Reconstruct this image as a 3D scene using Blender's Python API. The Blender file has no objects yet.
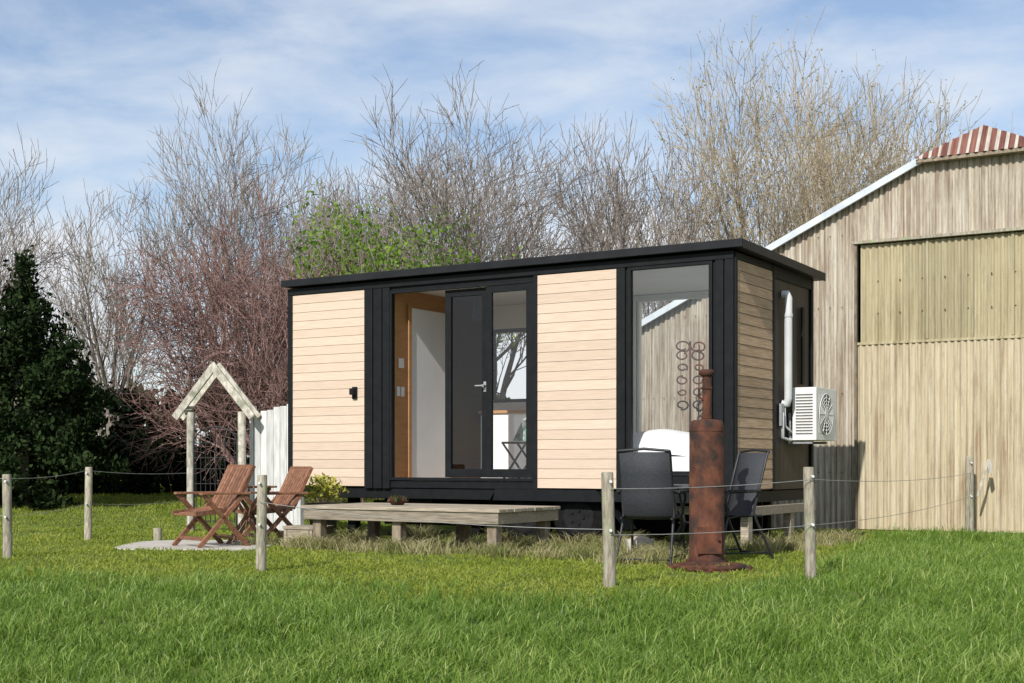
import bpy, math, random
import numpy as np
from mathutils import Vector, Matrix
random.seed(7); RS=np.random.RandomState(11)
scene=bpy.context.scene
EYE=0.93; F=1350.0
ROT=math.radians(-31.5)

# ------------------------------------------------------------ materials
def new_mat(name):
    m=bpy.data.materials.new(name); m.use_nodes=True
    nt=m.node_tree; nt.nodes.clear()
    out=nt.nodes.new('ShaderNodeOutputMaterial')
    return m,nt,out
def c4(c): return (c[0],c[1],c[2],1.0)
def N(nt,t,**kw):
    n=nt.nodes.new(t)
    for k,v in kw.items(): setattr(n,k,v)
    return n
def noise(nt,vec,scale,detail=6,rough=.6):
    n=N(nt,'ShaderNodeTexNoise'); n.inputs['Scale'].default_value=scale
    n.inputs['Detail'].default_value=detail; n.inputs['Roughness'].default_value=rough
    nt.links.new(vec,n.inputs['Vector']); return n.outputs['Fac']
def ramp(nt,fac,stops):
    r=N(nt,'ShaderNodeValToRGB'); els=r.color_ramp.elements
    while len(els)<len(stops): els.new(.5)
    for e,(p,c) in zip(els,stops): e.position=p; e.color=c4(c)
    nt.links.new(fac,r.inputs['Fac']); return r.outputs['Color']
def mapping(nt,scale=(1,1,1),coord='Object',rot=(0,0,0)):
    tc=N(nt,'ShaderNodeTexCoord'); mp=N(nt,'ShaderNodeMapping')
    mp.inputs['Scale'].default_value=scale; mp.inputs['Rotation'].default_value=rot
    nt.links.new(tc.outputs[coord],mp.inputs['Vector']); return mp.outputs['Vector']
def mixc(nt,fac,a,b,blend='MIX'):
    m=N(nt,'ShaderNodeMix',data_type='RGBA',blend_type=blend)
    if isinstance(fac,(int,float)): m.inputs['Factor'].default_value=fac
    else: nt.links.new(fac,m.inputs['Factor'])
    for s,i in ((a,6),(b,7)):
        if isinstance(s,tuple): m.inputs[i].default_value=c4(s)
        else: nt.links.new(s,m.inputs[i])
    return m.outputs[2]
def pmat(name,c1,c2,scale=5,stretch=(1,1,1),rough=.7,metal=0,bump=0,rnd=0,lo=.35,hi=.65,spec=.4,detail=6,third=None):
    m,nt,out=new_mat(name)
    b=N(nt,'ShaderNodeBsdfPrincipled'); nt.links.new(b.outputs[0],out.inputs[0])
    v=mapping(nt,stretch); f=noise(nt,v,scale,detail)
    col=ramp(nt,f,[(lo,c1),(hi,c2)])
    if third:
        v2=mapping(nt,(1,1,1)); f2=noise(nt,v2,third[1],5)
        f2r=ramp(nt,f2,[(third[2],(0,0,0)),(third[3],(1,1,1))])
        col=mixc(nt,f2r,col,third[0])
    if rnd:
        a=N(nt,'ShaderNodeAttribute',attribute_name='rnd')
        mr=N(nt,'ShaderNodeMapRange'); mr.inputs[3].default_value=1-rnd; mr.inputs[4].default_value=1+rnd
        nt.links.new(a.outputs['Fac'],mr.inputs[0])
        vm=N(nt,'ShaderNodeVectorMath',operation='SCALE')
        nt.links.new(col,vm.inputs[0]); nt.links.new(mr.outputs[0],vm.inputs['Scale']); col=vm.outputs[0]
    nt.links.new(col,b.inputs['Base Color'])
    b.inputs['Roughness'].default_value=rough; b.inputs['Metallic'].default_value=metal
    b.inputs['Specular IOR Level'].default_value=spec
    if bump:
        bp=N(nt,'ShaderNodeBump'); bp.inputs['Strength'].default_value=bump; bp.inputs['Distance'].default_value=.01
        nt.links.new(f,bp.inputs['Height']); nt.links.new(bp.outputs[0],b.inputs['Normal'])
    return m
def leafmat(name,c1,c2,c3,trans=.35,gloss=.0):
    m,nt,out=new_mat(name)
    a=N(nt,'ShaderNodeAttribute',attribute_name='rnd')
    col=ramp(nt,a.outputs['Fac'],[(0,c1),(.6,c2),(1,c3)])
    if gloss:
        b=N(nt,'ShaderNodeBsdfPrincipled'); nt.links.new(col,b.inputs['Base Color'])
        b.inputs['Roughness'].default_value=.45; b.inputs['Specular IOR Level'].default_value=gloss
    else:
        b=N(nt,'ShaderNodeBsdfDiffuse'); nt.links.new(col,b.inputs['Color'])
    t=N(nt,'ShaderNodeBsdfTranslucent'); nt.links.new(col,t.inputs['Color'])
    mx=N(nt,'ShaderNodeMixShader'); mx.inputs[0].default_value=trans
    nt.links.new(b.outputs[0],mx.inputs[1]); nt.links.new(t.outputs[0],mx.inputs[2]); nt.links.new(mx.outputs[0],out.inputs[0])
    return m
def twigmat(name,c1,c2):
    m,nt,out=new_mat(name)
    a=N(nt,'ShaderNodeAttribute',attribute_name='rnd')
    col=ramp(nt,a.outputs['Fac'],[(0,c1),(1,c2)])
    b=N(nt,'ShaderNodeBsdfDiffuse'); nt.links.new(col,b.inputs['Color']); nt.links.new(b.outputs[0],out.inputs[0])
    return m
def glassmat(name,tint,base=.05,amp=.9):
    m,nt,out=new_mat(name)
    t=N(nt,'ShaderNodeBsdfTransparent'); t.inputs[0].default_value=c4(tint)
    g=N(nt,'ShaderNodeBsdfGlossy'); g.inputs['Roughness'].default_value=.01; g.inputs[0].default_value=(1,1,1,1)
    lw=N(nt,'ShaderNodeLayerWeight'); lw.inputs[0].default_value=.5
    pw=N(nt,'ShaderNodeMath',operation='POWER'); pw.inputs[1].default_value=5; nt.links.new(lw.outputs['Facing'],pw.inputs[0])
    ml=N(nt,'ShaderNodeMath',operation='MULTIPLY_ADD'); ml.inputs[1].default_value=amp; ml.inputs[2].default_value=base; nt.links.new(pw.outputs[0],ml.inputs[0])
    mx=N(nt,'ShaderNodeMixShader'); nt.links.new(ml.outputs[0],mx.inputs[0])
    nt.links.new(t.outputs[0],mx.inputs[1]); nt.links.new(g.outputs[0],mx.inputs[2]); nt.links.new(mx.outputs[0],out.inputs[0])
    return m

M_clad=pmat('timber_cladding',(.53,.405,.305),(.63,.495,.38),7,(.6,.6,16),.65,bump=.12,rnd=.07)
M_cladshade=pmat('timber_cladding_side_shaded',(.33,.21,.125),(.54,.38,.25),6,(.5,.5,14),.65,bump=.15,rnd=.18)  # same timber as the front, grazing-light shade of the side put into its colour
M_black=pmat('black_paint',(.005,.006,.007),(.009,.010,.011),9,(1,1,1),.6,bump=.05,spec=.2)
M_roof=pmat('roof_metal',(.008,.009,.010),(.015,.016,.018),4,(1,1,1),.5,spec=.25)
M_brown=pmat('dark_side_panel',(.030,.022,.016),(.055,.042,.032),3,(6,6,.5),.6)
M_white=pmat('white_paint',(.78,.78,.78),(.82,.82,.82),3,rough=.5)
M_ceil=pmat('ceiling_white',(.76,.75,.74),(.80,.79,.78),3,rough=.8)
M_tan=pmat('tan_plywood',(.40,.20,.075),(.48,.25,.10),4,(1,1,6),.55)
M_floor=pmat('vinyl_floor',(.25,.17,.10),(.35,.25,.16),5,(1,8,1),.5)
M_linen=pmat('linen',(.76,.76,.77),(.83,.83,.83),7,rough=.9,bump=.6)
M_glass=glassmat('window_glass',(.97,.98,.98),.06)
M_glassin=glassmat('back_window_glass',(.98,.99,.99),.03)
M_glassdk=glassmat('tinted_door_glass',(.08,.09,.10),.045)
M_deck=pmat('weathered_deck',(.20,.165,.12),(.40,.34,.26),7,(.6,8,8),.85,bump=.4,rnd=.25)
M_deckdk=pmat('deck_subframe',(.14,.11,.08),(.28,.23,.16),7,(3,3,1),.9,bump=.4,rnd=.2)
M_post=pmat('weathered_post',(.20,.17,.125),(.44,.39,.31),11,(4,4,.8),.9,bump=.8,rnd=.15,third=((.31,.34,.20),12,.5,.68))
M_arb=pmat('arbour_timber',(.34,.31,.25),(.60,.56,.48),9,(3,3,1),.85,bump=.4,rnd=.14,third=((.22,.22,.16),8,.48,.68))
M_fencew=pmat('whitewashed_boards',(.46,.46,.44),(.66,.65,.63),6,(4,4,.6),.8,bump=.3,rnd=.12)
M_teak=pmat('teak',(.14,.058,.030),(.25,.12,.065),8,(3,3,3),.55,bump=.2,rnd=.3)
M_rust=pmat('rusty_iron',(.055,.020,.012),(.155,.056,.028),9,(1,1,.6),.9,metal=.1,bump=.5,third=((.030,.019,.016),5,.45,.65))
M_dkmetal=pmat('dark_metal',(.02,.02,.021),(.035,.035,.037),8,rough=.45,metal=.3)
M_mesh=pmat('textilene',(.03,.033,.038),(.045,.048,.055),60,rough=.75,bump=.3)
M_pvc=pmat('pvc_pipe',(.50,.51,.51),(.60,.61,.61),3,rough=.45)
M_ac=pmat('ac_casing',(.68,.67,.63),(.76,.75,.71),3,rough=.45)
M_acdk=pmat('ac_dark_grille',(.14,.14,.15),(.2,.2,.21),20,rough=.6)
M_tyre=pmat('tyre_rubber',(.006,.006,.006),(.012,.012,.012),15,rough=.95,spec=.1)
M_hub=pmat('wheel_hub',(.008,.008,.009),(.016,.016,.016),15,rough=.8,spec=.2)
M_galv=pmat('galvanised',(.30,.31,.32),(.42,.43,.44),12,rough=.5,metal=.6)
M_conc=pmat('patio_concrete',(.36,.33,.28),(.50,.47,.41),4,rough=.95,bump=.4)
M_cush=pmat('cushion',(.5,.52,.45),(.18,.3,.24),14,rough=.9,lo=.48,hi=.52)
M_bark=twigmat('bark_grey',(.145,.120,.100),(.275,.235,.20))
M_barktan=twigmat('bark_tan',(.23,.185,.125),(.38,.315,.215))
M_barkred=twigmat('bark_red',(.145,.085,.075),(.26,.165,.145))
M_wire=pmat('fence_wire',(.28,.28,.27),(.4,.4,.38),10,rough=.5,metal=.4)
M_wht_ins=pmat('insulator',(.6,.6,.58),(.7,.7,.68),10,rough=.5)
M_greenhedge=leafmat('evergreen_leaves',(.014,.022,.010),(.030,.050,.018),(.085,.11,.045),.15)
M_hedge=leafmat('hedge_leaves',(.010,.016,.009),(.018,.028,.014),(.035,.045,.022),.1)
M_greenbr=leafmat('spring_leaves',(.10,.19,.025),(.18,.30,.04),(.28,.40,.08),.45)
M_bud=leafmat('buds',(.30,.26,.12),(.36,.32,.14),(.42,.38,.18),.3)
M_grass=leafmat('long_grass_blades',(.055,.115,.015),(.175,.285,.040),(.42,.48,.15),.38,.35)
M_lawn=leafmat('lawn_blades',(.13,.19,.027),(.29,.34,.055),(.50,.47,.15),.4)
M_straw=leafmat('tussock_blades',(.12,.17,.04),(.32,.30,.13),(.56,.49,.30),.35)
M_pot=pmat('black_pot',(.015,.015,.016),(.03,.03,.03),8,rough=.6)

def groundmat():
    m,nt,out=new_mat('ground_soil_grass')
    b=N(nt,'ShaderNodeBsdfPrincipled'); nt.links.new(b.outputs[0],out.inputs[0])
    v=mapping(nt)
    f1=noise(nt,v,.8,4); f2=noise(nt,v,14,8,.7)
    g=ramp(nt,f1,[(.35,(.08,.14,.024)),(.65,(.16,.20,.045))])
    g2=ramp(nt,f2,[(.35,(.035,.065,.013)),(.7,(.21,.24,.08))])
    col=mixc(nt,.5,g,g2)
    nt.links.new(col,b.inputs['Base Color']); b.inputs['Roughness'].default_value=1; b.inputs['Specular IOR Level'].default_value=.1
    bp=N(nt,'ShaderNodeBump'); bp.inputs['Strength'].default_value=.8; bp.inputs['Distance'].default_value=.04
    nt.links.new(f2,bp.inputs['Height']); nt.links.new(bp.outputs[0],b.inputs['Normal'])
    return m
def ironmat(name,base,mid,rust,amount=.5,fine=.6,topdark=0):
    m,nt,out=new_mat(name)
    b=N(nt,'ShaderNodeBsdfPrincipled'); nt.links.new(b.outputs[0],out.inputs[0])
    vs=mapping(nt,(9,1,.35)); vb=mapping(nt,(1.2,1,.5)); vf=mapping(nt,(16,1,1.1))
    s=noise(nt,vs,1.3,8,.65); bl=noise(nt,vb,.9,6,.65); fi=noise(nt,vf,3,7,.75)
    c=ramp(nt,s,[(.3,base),(.52,mid),(.72,(base[0]*.88,base[1]*.97,base[2]*1.15))])
    ad=N(nt,'ShaderNodeMath',operation='ADD'); nt.links.new(s,ad.inputs[0]); nt.links.new(bl,ad.inputs[1])
    mr=N(nt,'ShaderNodeMapRange'); nt.links.new(ad.outputs[0],mr.inputs[0])
    mr.inputs[1].default_value=1.08-amount*.25; mr.inputs[2].default_value=1.26-amount*.25; mr.inputs[4].default_value=.85
    c=mixc(nt,mr.outputs[0],c,rust)
    vn=mapping(nt,(11.76,.2,.22)); st=noise(nt,vn,2.6,5,.8)
    mrs=N(nt,'ShaderNodeMapRange'); nt.links.new(st,mrs.inputs[0]); mrs.inputs[1].default_value=.50; mrs.inputs[2].default_value=.62; mrs.inputs[4].default_value=fine
    c=mixc(nt,mrs.outputs[0],c,(rust[0]*.75,rust[1]*.72,rust[2]*.7))
    vp=mapping(nt,(8,.2,.2)); sp_=noise(nt,vp,2.1,5,.75)
    mrp=N(nt,'ShaderNodeMapRange'); nt.links.new(sp_,mrp.inputs[0]); mrp.inputs[1].default_value=.50; mrp.inputs[2].default_value=.62; mrp.inputs[4].default_value=.75
    c=mixc(nt,mrp.outputs[0],c,(base[0]*1.12,base[1]*1.15,base[2]*1.2))
    mr2=N(nt,'ShaderNodeMapRange'); nt.links.new(fi,mr2.inputs[0]); mr2.inputs[1].default_value=.52; mr2.inputs[2].default_value=.68; mr2.inputs[4].default_value=fine*.85
    c=mixc(nt,mr2.outputs[0],c,(rust[0]*.5,rust[1]*.5,rust[2]*.55))
    a=N(nt,'ShaderNodeAttribute',attribute_name='rnd')
    mr3=N(nt,'ShaderNodeMapRange'); mr3.inputs[3].default_value=.86; mr3.inputs[4].default_value=1.1; nt.links.new(a.outputs['Fac'],mr3.inputs[0])
    vm=N(nt,'ShaderNodeVectorMath',operation='SCALE'); nt.links.new(c,vm.inputs[0]); nt.links.new(mr3.outputs[0],vm.inputs['Scale'])
    nt.links.new(vm.outputs[0],b.inputs['Base Color']); b.inputs['Roughness'].default_value=.75; b.inputs['Specular IOR Level'].default_value=.25
    return m
M_iron=ironmat('weathered_corrugated_iron',(.50,.455,.365),(.42,.365,.28),(.235,.17,.115),.55,.8)
M_irondoor=ironmat('door_corrugated_iron',(.53,.46,.325),(.47,.395,.26),(.28,.195,.115),.22,.55)
M_fibre=ironmat('fibreglass_skylight_sheet',(.43,.375,.235),(.37,.315,.19),(.25,.20,.11),.4,.5)
M_redroof=ironmat('rusty_red_roofing',(.20,.07,.05),(.26,.13,.10),(.12,.045,.035),.5)
M_trim=pmat('bargeboard_white',(.46,.50,.54),(.60,.64,.66),5,rough=.6)

# ------------------------------------------------------------ mesh builder
class B:
    def __init__(s): s.v=[]; s.f=[]; s.m=[]; s.r=[]; s.sm=[]
    def add(s,vs,fs,m=0,r=None,smooth=False):
        o=len(s.v); s.v+= [tuple(x) for x in vs]; r=random.random() if r is None else r
        for f in fs: s.f.append(tuple(i+o for i in f)); s.m.append(m); s.r.append(r); s.sm.append(smooth)
    def box(s,x0,x1,y0,y1,z0,z1,m=0,r=None):
        if x0>x1:x0,x1=x1,x0
        if y0>y1:y0,y1=y1,y0
        if z0>z1:z0,z1=z1,z0
        s.add([(x0,y0,z0),(x1,y0,z0),(x1,y1,z0),(x0,y1,z0),(x0,y0,z1),(x1,y0,z1),(x1,y1,z1),(x0,y1,z1)],
              [(0,3,2,1),(4,5,6,7),(0,1,5,4),(1,2,6,5),(2,3,7,6),(3,0,4,7)],m,r)
    def pane(s,x0,x1,y,z0,z1,m=0): s.add([(x0,y,z0),(x1,y,z0),(x1,y,z1),(x0,y,z1)],[(0,1,2,3)],m)
    def beam(s,p0,p1,w,h,m=0,up=(0,0,1),r=None):
        p0=Vector(p0);p1=Vector(p1);d=(p1-p0).normalized();u=Vector(up)
        if abs(d.dot(u))>.98:u=Vector((0,1,0))
        a=d.cross(u).normalized()*w/2; b=a.cross(d).normalized()*h/2
        vs=[p0-a-b,p0+a-b,p0+a+b,p0-a+b,p1-a-b,p1+a-b,p1+a+b,p1-a+b]
        s.add(vs,[(0,3,2,1),(4,5,6,7),(0,1,5,4),(1,2,6,5),(2,3,7,6),(3,0,4,7)],m,r)
    def tube(s,pts,rad,n=10,m=0,caps=True,r=None,smooth=True):
        pts=[Vector(p) for p in pts]
        if isinstance(rad,(int,float)): rad=[rad]*len(pts)
        vs=[];ref=None
        for i,p in enumerate(pts):
            d=(pts[min(i+1,len(pts)-1)]-pts[max(i-1,0)]).normalized()
            if ref is None:
                ref=Vector((0,0,1)) if abs(d.z)<.9 else Vector((1,0,0))
            a=d.cross(ref).normalized(); ref=a.cross(d).normalized()
            for k in range(n):
                t=2*math.pi*k/n; vs.append(p+(a*math.cos(t)+ref*math.sin(t))*rad[i])
        fs=[]
        for i in range(len(pts)-1):
            for k in range(n):
                k2=(k+1)%n; fs.append((i*n+k,i*n+k2,(i+1)*n+k2,(i+1)*n+k))
        r=random.random() if r is None else r
        s.add(vs,fs,m,r,smooth)
        if caps: s.add(vs[:n],[tuple(range(n-1,-1,-1))],m,r); s.add(vs[-n:],[tuple(range(n))],m,r)
    def obj(s,name,mats,parent=None,bevel=0,loc=None,rotz=0):
        me=bpy.data.meshes.new(name); me.from_pydata(s.v,[],s.f); 
        for m in mats: me.materials.append(m)
        me.polygons.foreach_set('material_index',s.m); me.polygons.foreach_set('use_smooth',s.sm)
        at=me.attributes.new('rnd','FLOAT','FACE'); at.data.foreach_set('value',s.r)
        me.update(); o=bpy.data.objects.new(name,me); scene.collection.objects.link(o)
        if parent: o.parent=parent
        if loc: o.location=loc
        o.rotation_euler[2]=rotz
        if bevel:
            b=o.modifiers.new('bevel','BEVEL'); b.width=bevel; b.segments=2; b.limit_method='ANGLE'; b.angle_limit=math.radians(40)
        return o
def empty(name,loc,rotz=0):
    e=bpy.data.objects.new(name,None); scene.collection.objects.link(e); e.location=loc; e.rotation_euler[2]=rotz; e.empty_display_size=.3; return e
def npmesh(name,V,Fq,Ft,mats,rq,rt,mi=None,smooth=False):
    me=bpy.data.meshes.new(name); nq=len(Fq); ntt=len(Ft)
    me.vertices.add(len(V)); me.vertices.foreach_set('co',V.astype(np.float32).ravel())
    loops=np.concatenate([Fq.ravel(),Ft.ravel()]).astype(np.int32)
    me.loops.add(len(loops)); me.loops.foreach_set('vertex_index',loops)
    st=np.concatenate([np.arange(nq)*4,nq*4+np.arange(ntt)*3]).astype(np.int32)
    me.polygons.add(nq+ntt); me.polygons.foreach_set('loop_start',st)
    for m in mats: me.materials.append(m)
    if mi is not None: me.polygons.foreach_set('material_index',mi.astype(np.int32))
    me.polygons.foreach_set('use_smooth',np.full(nq+ntt,smooth))
    me.update(calc_edges=True)
    at=me.attributes.new('rnd','FLOAT','FACE'); at.data.foreach_set('value',np.concatenate([rq,rt]).astype(np.float32))
    o=bpy.data.objects.new(name,me); scene.collection.objects.link(o); return o

# ------------------------------------------------------------ ground
def hgt(x,y):
    x=np.asarray(x,float); y=np.asarray(y,float)
    z=-.05*np.clip(10-y,0,14)
    z=z+.028*np.clip(y-19,0,16)+.0*x
    near=np.clip((11-y)/3,0,1)
    z=z+near*(.025*np.sin(x*2.1+y*1.3)+.02*np.sin(x*4.3-y*2.2+1))
    z=z+.008*np.sin(x*1.7+2)*np.sin(y*1.9)
    return z
xs=np.concatenate([np.linspace(-400,-31,14),np.linspace(-30,30,241),np.linspace(31,400,14)])
ys=np.concatenate([np.linspace(-30,0,10),np.linspace(.2,40,200),np.linspace(41,900,24)])
XX,YY=np.meshgrid(xs,ys); V=np.stack([XX,YY,hgt(XX,YY)],-1).reshape(-1,3)
nx=len(xs); i,j=np.meshgrid(np.arange(nx-1),np.arange(len(ys)-1)); a=(j*nx+i).ravel()
Fq=np.stack([a,a+1,a+1+nx,a+nx],-1)
npmesh('ground',V,Fq,np.zeros((0,3),int),[groundmat()],np.zeros(len(Fq)),np.zeros(0),smooth=True)

def house_local(x,y):
    dx=x-2.31; dy=y-14.1; c,s=math.cos(ROT),math.sin(ROT)
    return dx*c+dy*s, -dx*s+dy*c
def blades(name,x,y,h,w,lean,mat,rr,wind=0):
    n=len(x); z=hgt(x,y)-.005
    th=RS.rand(n)*2*np.pi; ct,st=np.cos(th),np.sin(th)
    ph=RS.rand(n)*2*np.pi; lx=np.cos(ph)*lean*h+wind*h; ly=np.sin(ph)*lean*h
    V=np.zeros((n,5,3)); hw=w/2
    V[:,0]=np.stack([x-ct*hw,y-st*hw,z],-1); V[:,1]=np.stack([x+ct*hw,y+st*hw,z],-1)
    mx,my,mz=x+lx*.35,y+ly*.35,z+h*.6
    V[:,2]=np.stack([mx-ct*hw*.8,my-st*hw*.8,mz],-1); V[:,3]=np.stack([mx+ct*hw*.8,my+st*hw*.8,mz],-1)
    V[:,4]=np.stack([x+lx,y+ly,z+h*(1-.25*lean)],-1)
    b=np.arange(n)*5
    Fq=np.stack([b,b+1,b+3,b+2],-1); Ft=np.stack([b+2,b+3,b+4],-1)
    return npmesh(name,V.reshape(-1,3),Fq,Ft,[mat],rr,np.clip(rr+.15,0,1))
bx=[-12,-4.9,-2.2,.65,1.6,2.6,3.6,5.0,12]; by=[13.0,11.6,10.1,9.2,9.7,11.3,14.4,17.8,19]
def excl(x,y):
    hx,hy=house_local(x,y)
    ex=(hx>-5.9)&(hx<-.1)&(hy>.35)&(hy<2.3)
    ex|=(hy>5.15)&(hx>-2.9-.3)
    ex|=(x>-4.25)&(x<-2.75)&(y>14.3)&(y<15.95)
    return ex
def lownoise(x,y,f=1.0):
    return (np.sin(x*1.3*f+y*.7*f)+np.sin(x*-.8*f+y*1.9*f+1.3)+np.sin(x*2.7*f+2)*np.cos(y*3.1*f))/3
def clumped(n,dmin,dmax,per,spread,pad=1.1):
    nc=n//per
    Dc=dmin*np.power(dmax/dmin,RS.rand(nc)); Xc=(RS.rand(nc)*2-1)*(.43*Dc+pad)
    idx=RS.randint(0,nc,n); s=spread*(.5+RS.rand(nc))
    return Xc[idx]+RS.randn(n)*s[idx],Dc[idx]+RS.randn(n)*s[idx],RS.rand(nc)[idx],RS.rand(nc)[idx]
X1,D1,a1,b1=clumped(190000,4.9,18.8,24,.05)
n=140000; D2=4.8*np.power(19/4.8,RS.rand(n)); X2=(RS.rand(n)*2-1)*(.43*D2+1.0)
X=np.concatenate([X1,X2]);D=np.concatenate([D1,D2]);ca=np.concatenate([a1,np.full(n,.35)]);cb_=np.concatenate([b1,np.full(n,.4)])
bd=np.interp(X,bx,by)+lownoise(X,D,1.5)*.35+RS.randn(len(X))*.3
k=(D<bd)&~excl(X,D)&(D>4.3); X,D,ca,cb_,bd=X[k],D[k],ca[k],cb_[k],bd[k]; n=len(X)
ln=lownoise(X,D,1.8)
h=(.048+.095*ca**1.6+.024*ln)*(.5+1.0*RS.rand(n)); h=np.clip(h,.03,.23)
rr=np.clip(.10+RS.rand(n)*.42+.30*cb_+.10*ln+.08*lownoise(X,D,.6),0,.95); dead=RS.rand(n)<.025; rr[dead]=1
blades('grass',X,D,h,.0036+.0026*RS.rand(n)+.00025*D,.25+.65*RS.rand(n),M_grass,rr,.12)
X1,D1,a1,b1=clumped(130000,8,34,22,.07)
n=170000; D2=8*np.power(36/8,RS.rand(n)); X2=(RS.rand(n)*2-1)*(.43*D2+1.0)
X=np.concatenate([X1,X2]);D=np.concatenate([D1,D2]);ca=np.concatenate([a1,np.full(n,.3)]);cb_=np.concatenate([b1,np.full(n,.5)])
bd=np.interp(X,bx,by)+lownoise(X,D,1.5)*.35
k=(D>bd-.4)&~excl(X,D)&~((X>-1)&(D>21)); X,D,ca,cb_=X[k],D[k],ca[k],cb_[k]; n=len(X)
h=(.024+.028*ca+.008*lownoise(X,D,3))*(.5+RS.rand(n))*(1+np.clip(D-19,0,20)*.08)
rr=np.clip(RS.rand(n)*.4+.35*cb_+.18*lownoise(X,D,2.)+.08,0,1)
blades('lawn_grass',X,D,h,.005+.0005*D,.4+.8*RS.rand(n),M_lawn,rr)
ex=(math.cos(ROT),math.sin(ROT)); ey=(-math.sin(ROT),math.cos(ROT))
def HL(lx,ly): return 2.31+lx*ex[0]+ly*ey[0], 14.1+lx*ex[1]+ly*ey[1]
X=[];D=[];H=[];R_=[]
for _ in range(125):
    lx=random.uniform(-5.2,.3); ly=random.choice([random.uniform(-2.15,-1.5),random.uniform(-1.2,.25)])
    if random.random()<.2: lx=random.uniform(-.3,.6); ly=random.uniform(0,2.6)
    cx,cy=HL(lx,ly); m=random.randint(50,150); s=random.uniform(.05,.13); hh=random.uniform(.12,.24); dry=random.random()**1.2*.7
    X+=list(cx+RS.randn(m)*s); D+=list(cy+RS.randn(m)*s); H+=list(hh*(.5+.7*RS.rand(m))); R_+=list(np.clip(dry+RS.rand(m)*.5,0,1))
X=np.array(X);D=np.array(D);H=np.array(H)
blades('tussock_grass',X,D,H,.006+.003*RS.rand(len(X)),.5+.7*RS.rand(len(X)),M_straw,np.array(R_))

# ------------------------------------------------------------ tiny house
house=empty('tiny_house',(2.31,14.1,0),ROT)
W=-6.04; DP=2.45; Z0=.63; Z1=3.15
b=B()
b.box(W,-4.45,0,.1,Z0,Z1)
b.box(-4.45,-2.40,0,.1,3.02,Z1); b.box(-4.45,-2.40,0,.1,Z0,.72)
b.box(-2.40,-1.224,0,.1,Z0,Z1)
b.box(-1.224,-.226,0,.1,3.07,Z1); b.box(-1.224,-.226,0,.1,Z0,.80)
b.box(-.226,0,0,.1,Z0,Z1)
b.box(W,W+.1,.1,DP-.1,Z0,Z1); b.box(-.1,0,.1,DP-.1,Z0,Z1,1)
b.box(W,-4.5,DP-.1,DP,Z0,Z1); b.box(-4.5,-3.4,DP-.1,DP,Z0,1.75); b.box(-4.5,-3.4,DP-.1,DP,2.75,Z1)
b.box(-3.4,-2.28,DP-.1,DP,Z0,Z1); b.box(-2.28,-.35,DP-.1,DP,Z0,.95); b.box(-2.28,-.35,DP-.1,DP,3.03,Z1); b.box(-.35,0,DP-.1,DP,Z0,Z1)
for x0,x1 in ((-6.05,-5.975),(-4.825,-4.70),(-4.685,-4.56),(-4.545,-4.44),(-2.41,-2.36),(-1.355,-1.25),(-.19,-.10),(-.085,.012)):
    b.box(x0,x1,-.028,-.001,Z0-.01,3.062)
b.box(W-.012,.013,-.032,-.001,3.064,Z1-.003)
b.box(.001,.03,.002,.055,Z0,3.13); b.box(.001,.03,1.10,1.16,Z0,3.13); b.box(.001,.028,DP-.07,DP,Z0,3.13)
b.box(.001,.024,.056,1.10,3.07,3.135); b.box(.001,.024,1.161,DP-.071,3.0,3.135)
b.obj('walls',[M_black,M_brown],house,.004)
b=B()
def clad(x0,x1,z0=.645,z1=3.058,n=22):
    hb=(z1-z0)/n
    for i in range(n):
        z=z0+i*hb; r=random.random(); g=.0022
        b.add([(x0,-.019,z+hb-g),(x1,-.019,z+hb-g),(x1,-.0215,z+g),(x0,-.0215,z+g),(x0,-.001,z+hb-g),(x1,-.001,z+hb-g),(x1,-.001,z+g),(x0,-.001,z+g)],
              [(0,3,2,1),(4,5,6,7),(0,1,5,4),(3,7,6,2),(0,4,7,3),(1,2,6,5)],0,r)
clad(-5.972,-4.828); clad(-2.357,-1.358)
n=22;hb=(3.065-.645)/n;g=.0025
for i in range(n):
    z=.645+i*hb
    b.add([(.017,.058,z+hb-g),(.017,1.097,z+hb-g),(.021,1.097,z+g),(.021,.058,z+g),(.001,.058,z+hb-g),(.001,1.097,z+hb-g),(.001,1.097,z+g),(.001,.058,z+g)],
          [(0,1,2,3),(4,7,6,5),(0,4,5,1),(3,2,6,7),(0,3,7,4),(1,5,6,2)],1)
b.obj('cladding',[M_clad,M_cladshade],house)
b=B()
XO=W-.04
b.add([(XO,-.10,3.17),(.13,-.10,3.17),(.13,DP+.1,3.12),(XO,DP+.1,3.12),(XO,-.10,3.245),(.13,-.10,3.245),(.13,DP+.1,3.20),(XO,DP+.1,3.20)],
      [(0,3,2,1),(4,5,6,7),(0,1,5,4),(1,2,6,5),(2,3,7,6),(3,0,4,7)])
b.box(XO-.01,.145,-.115,-.1005,3.165,3.252)
b.add([(.131,-.10,3.16),(.145,-.10,3.16),(.145,DP+.1,3.11),(.131,DP+.1,3.11),(.131,-.10,3.252),(.145,-.10,3.252),(.145,DP+.1,3.207),(.131,DP+.1,3.207)],
      [(0,3,2,1),(4,5,6,7),(0,1,5,4),(1,2,6,5),(2,3,7,6),(3,0,4,7)])
b.obj('roof',[M_roof],house,.005)
b=B()
b.box(W+.1,-.1,.1,DP-.1,Z0+.01,.715,1)
b.box(W+.1,-.1,.1,DP-.1,3.075,3.11,0)
b.box(W+.101,W+.12,.1,DP-.1,.72,3.07,0)
b.box(-.12,-.101,.1,DP-.1,.72,3.07,0)
b.box(-4.56,-4.47,.102,DP-.102,.716,3.073,2)
b.box(-4.469,-4.44,.42,1.28,.72,2.86,3)
b.box(-4.439,-4.425,.36,.42,.72,2.9,2); b.box(-4.469,-4.43,1.281,1.33,.72,2.9,2)
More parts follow.
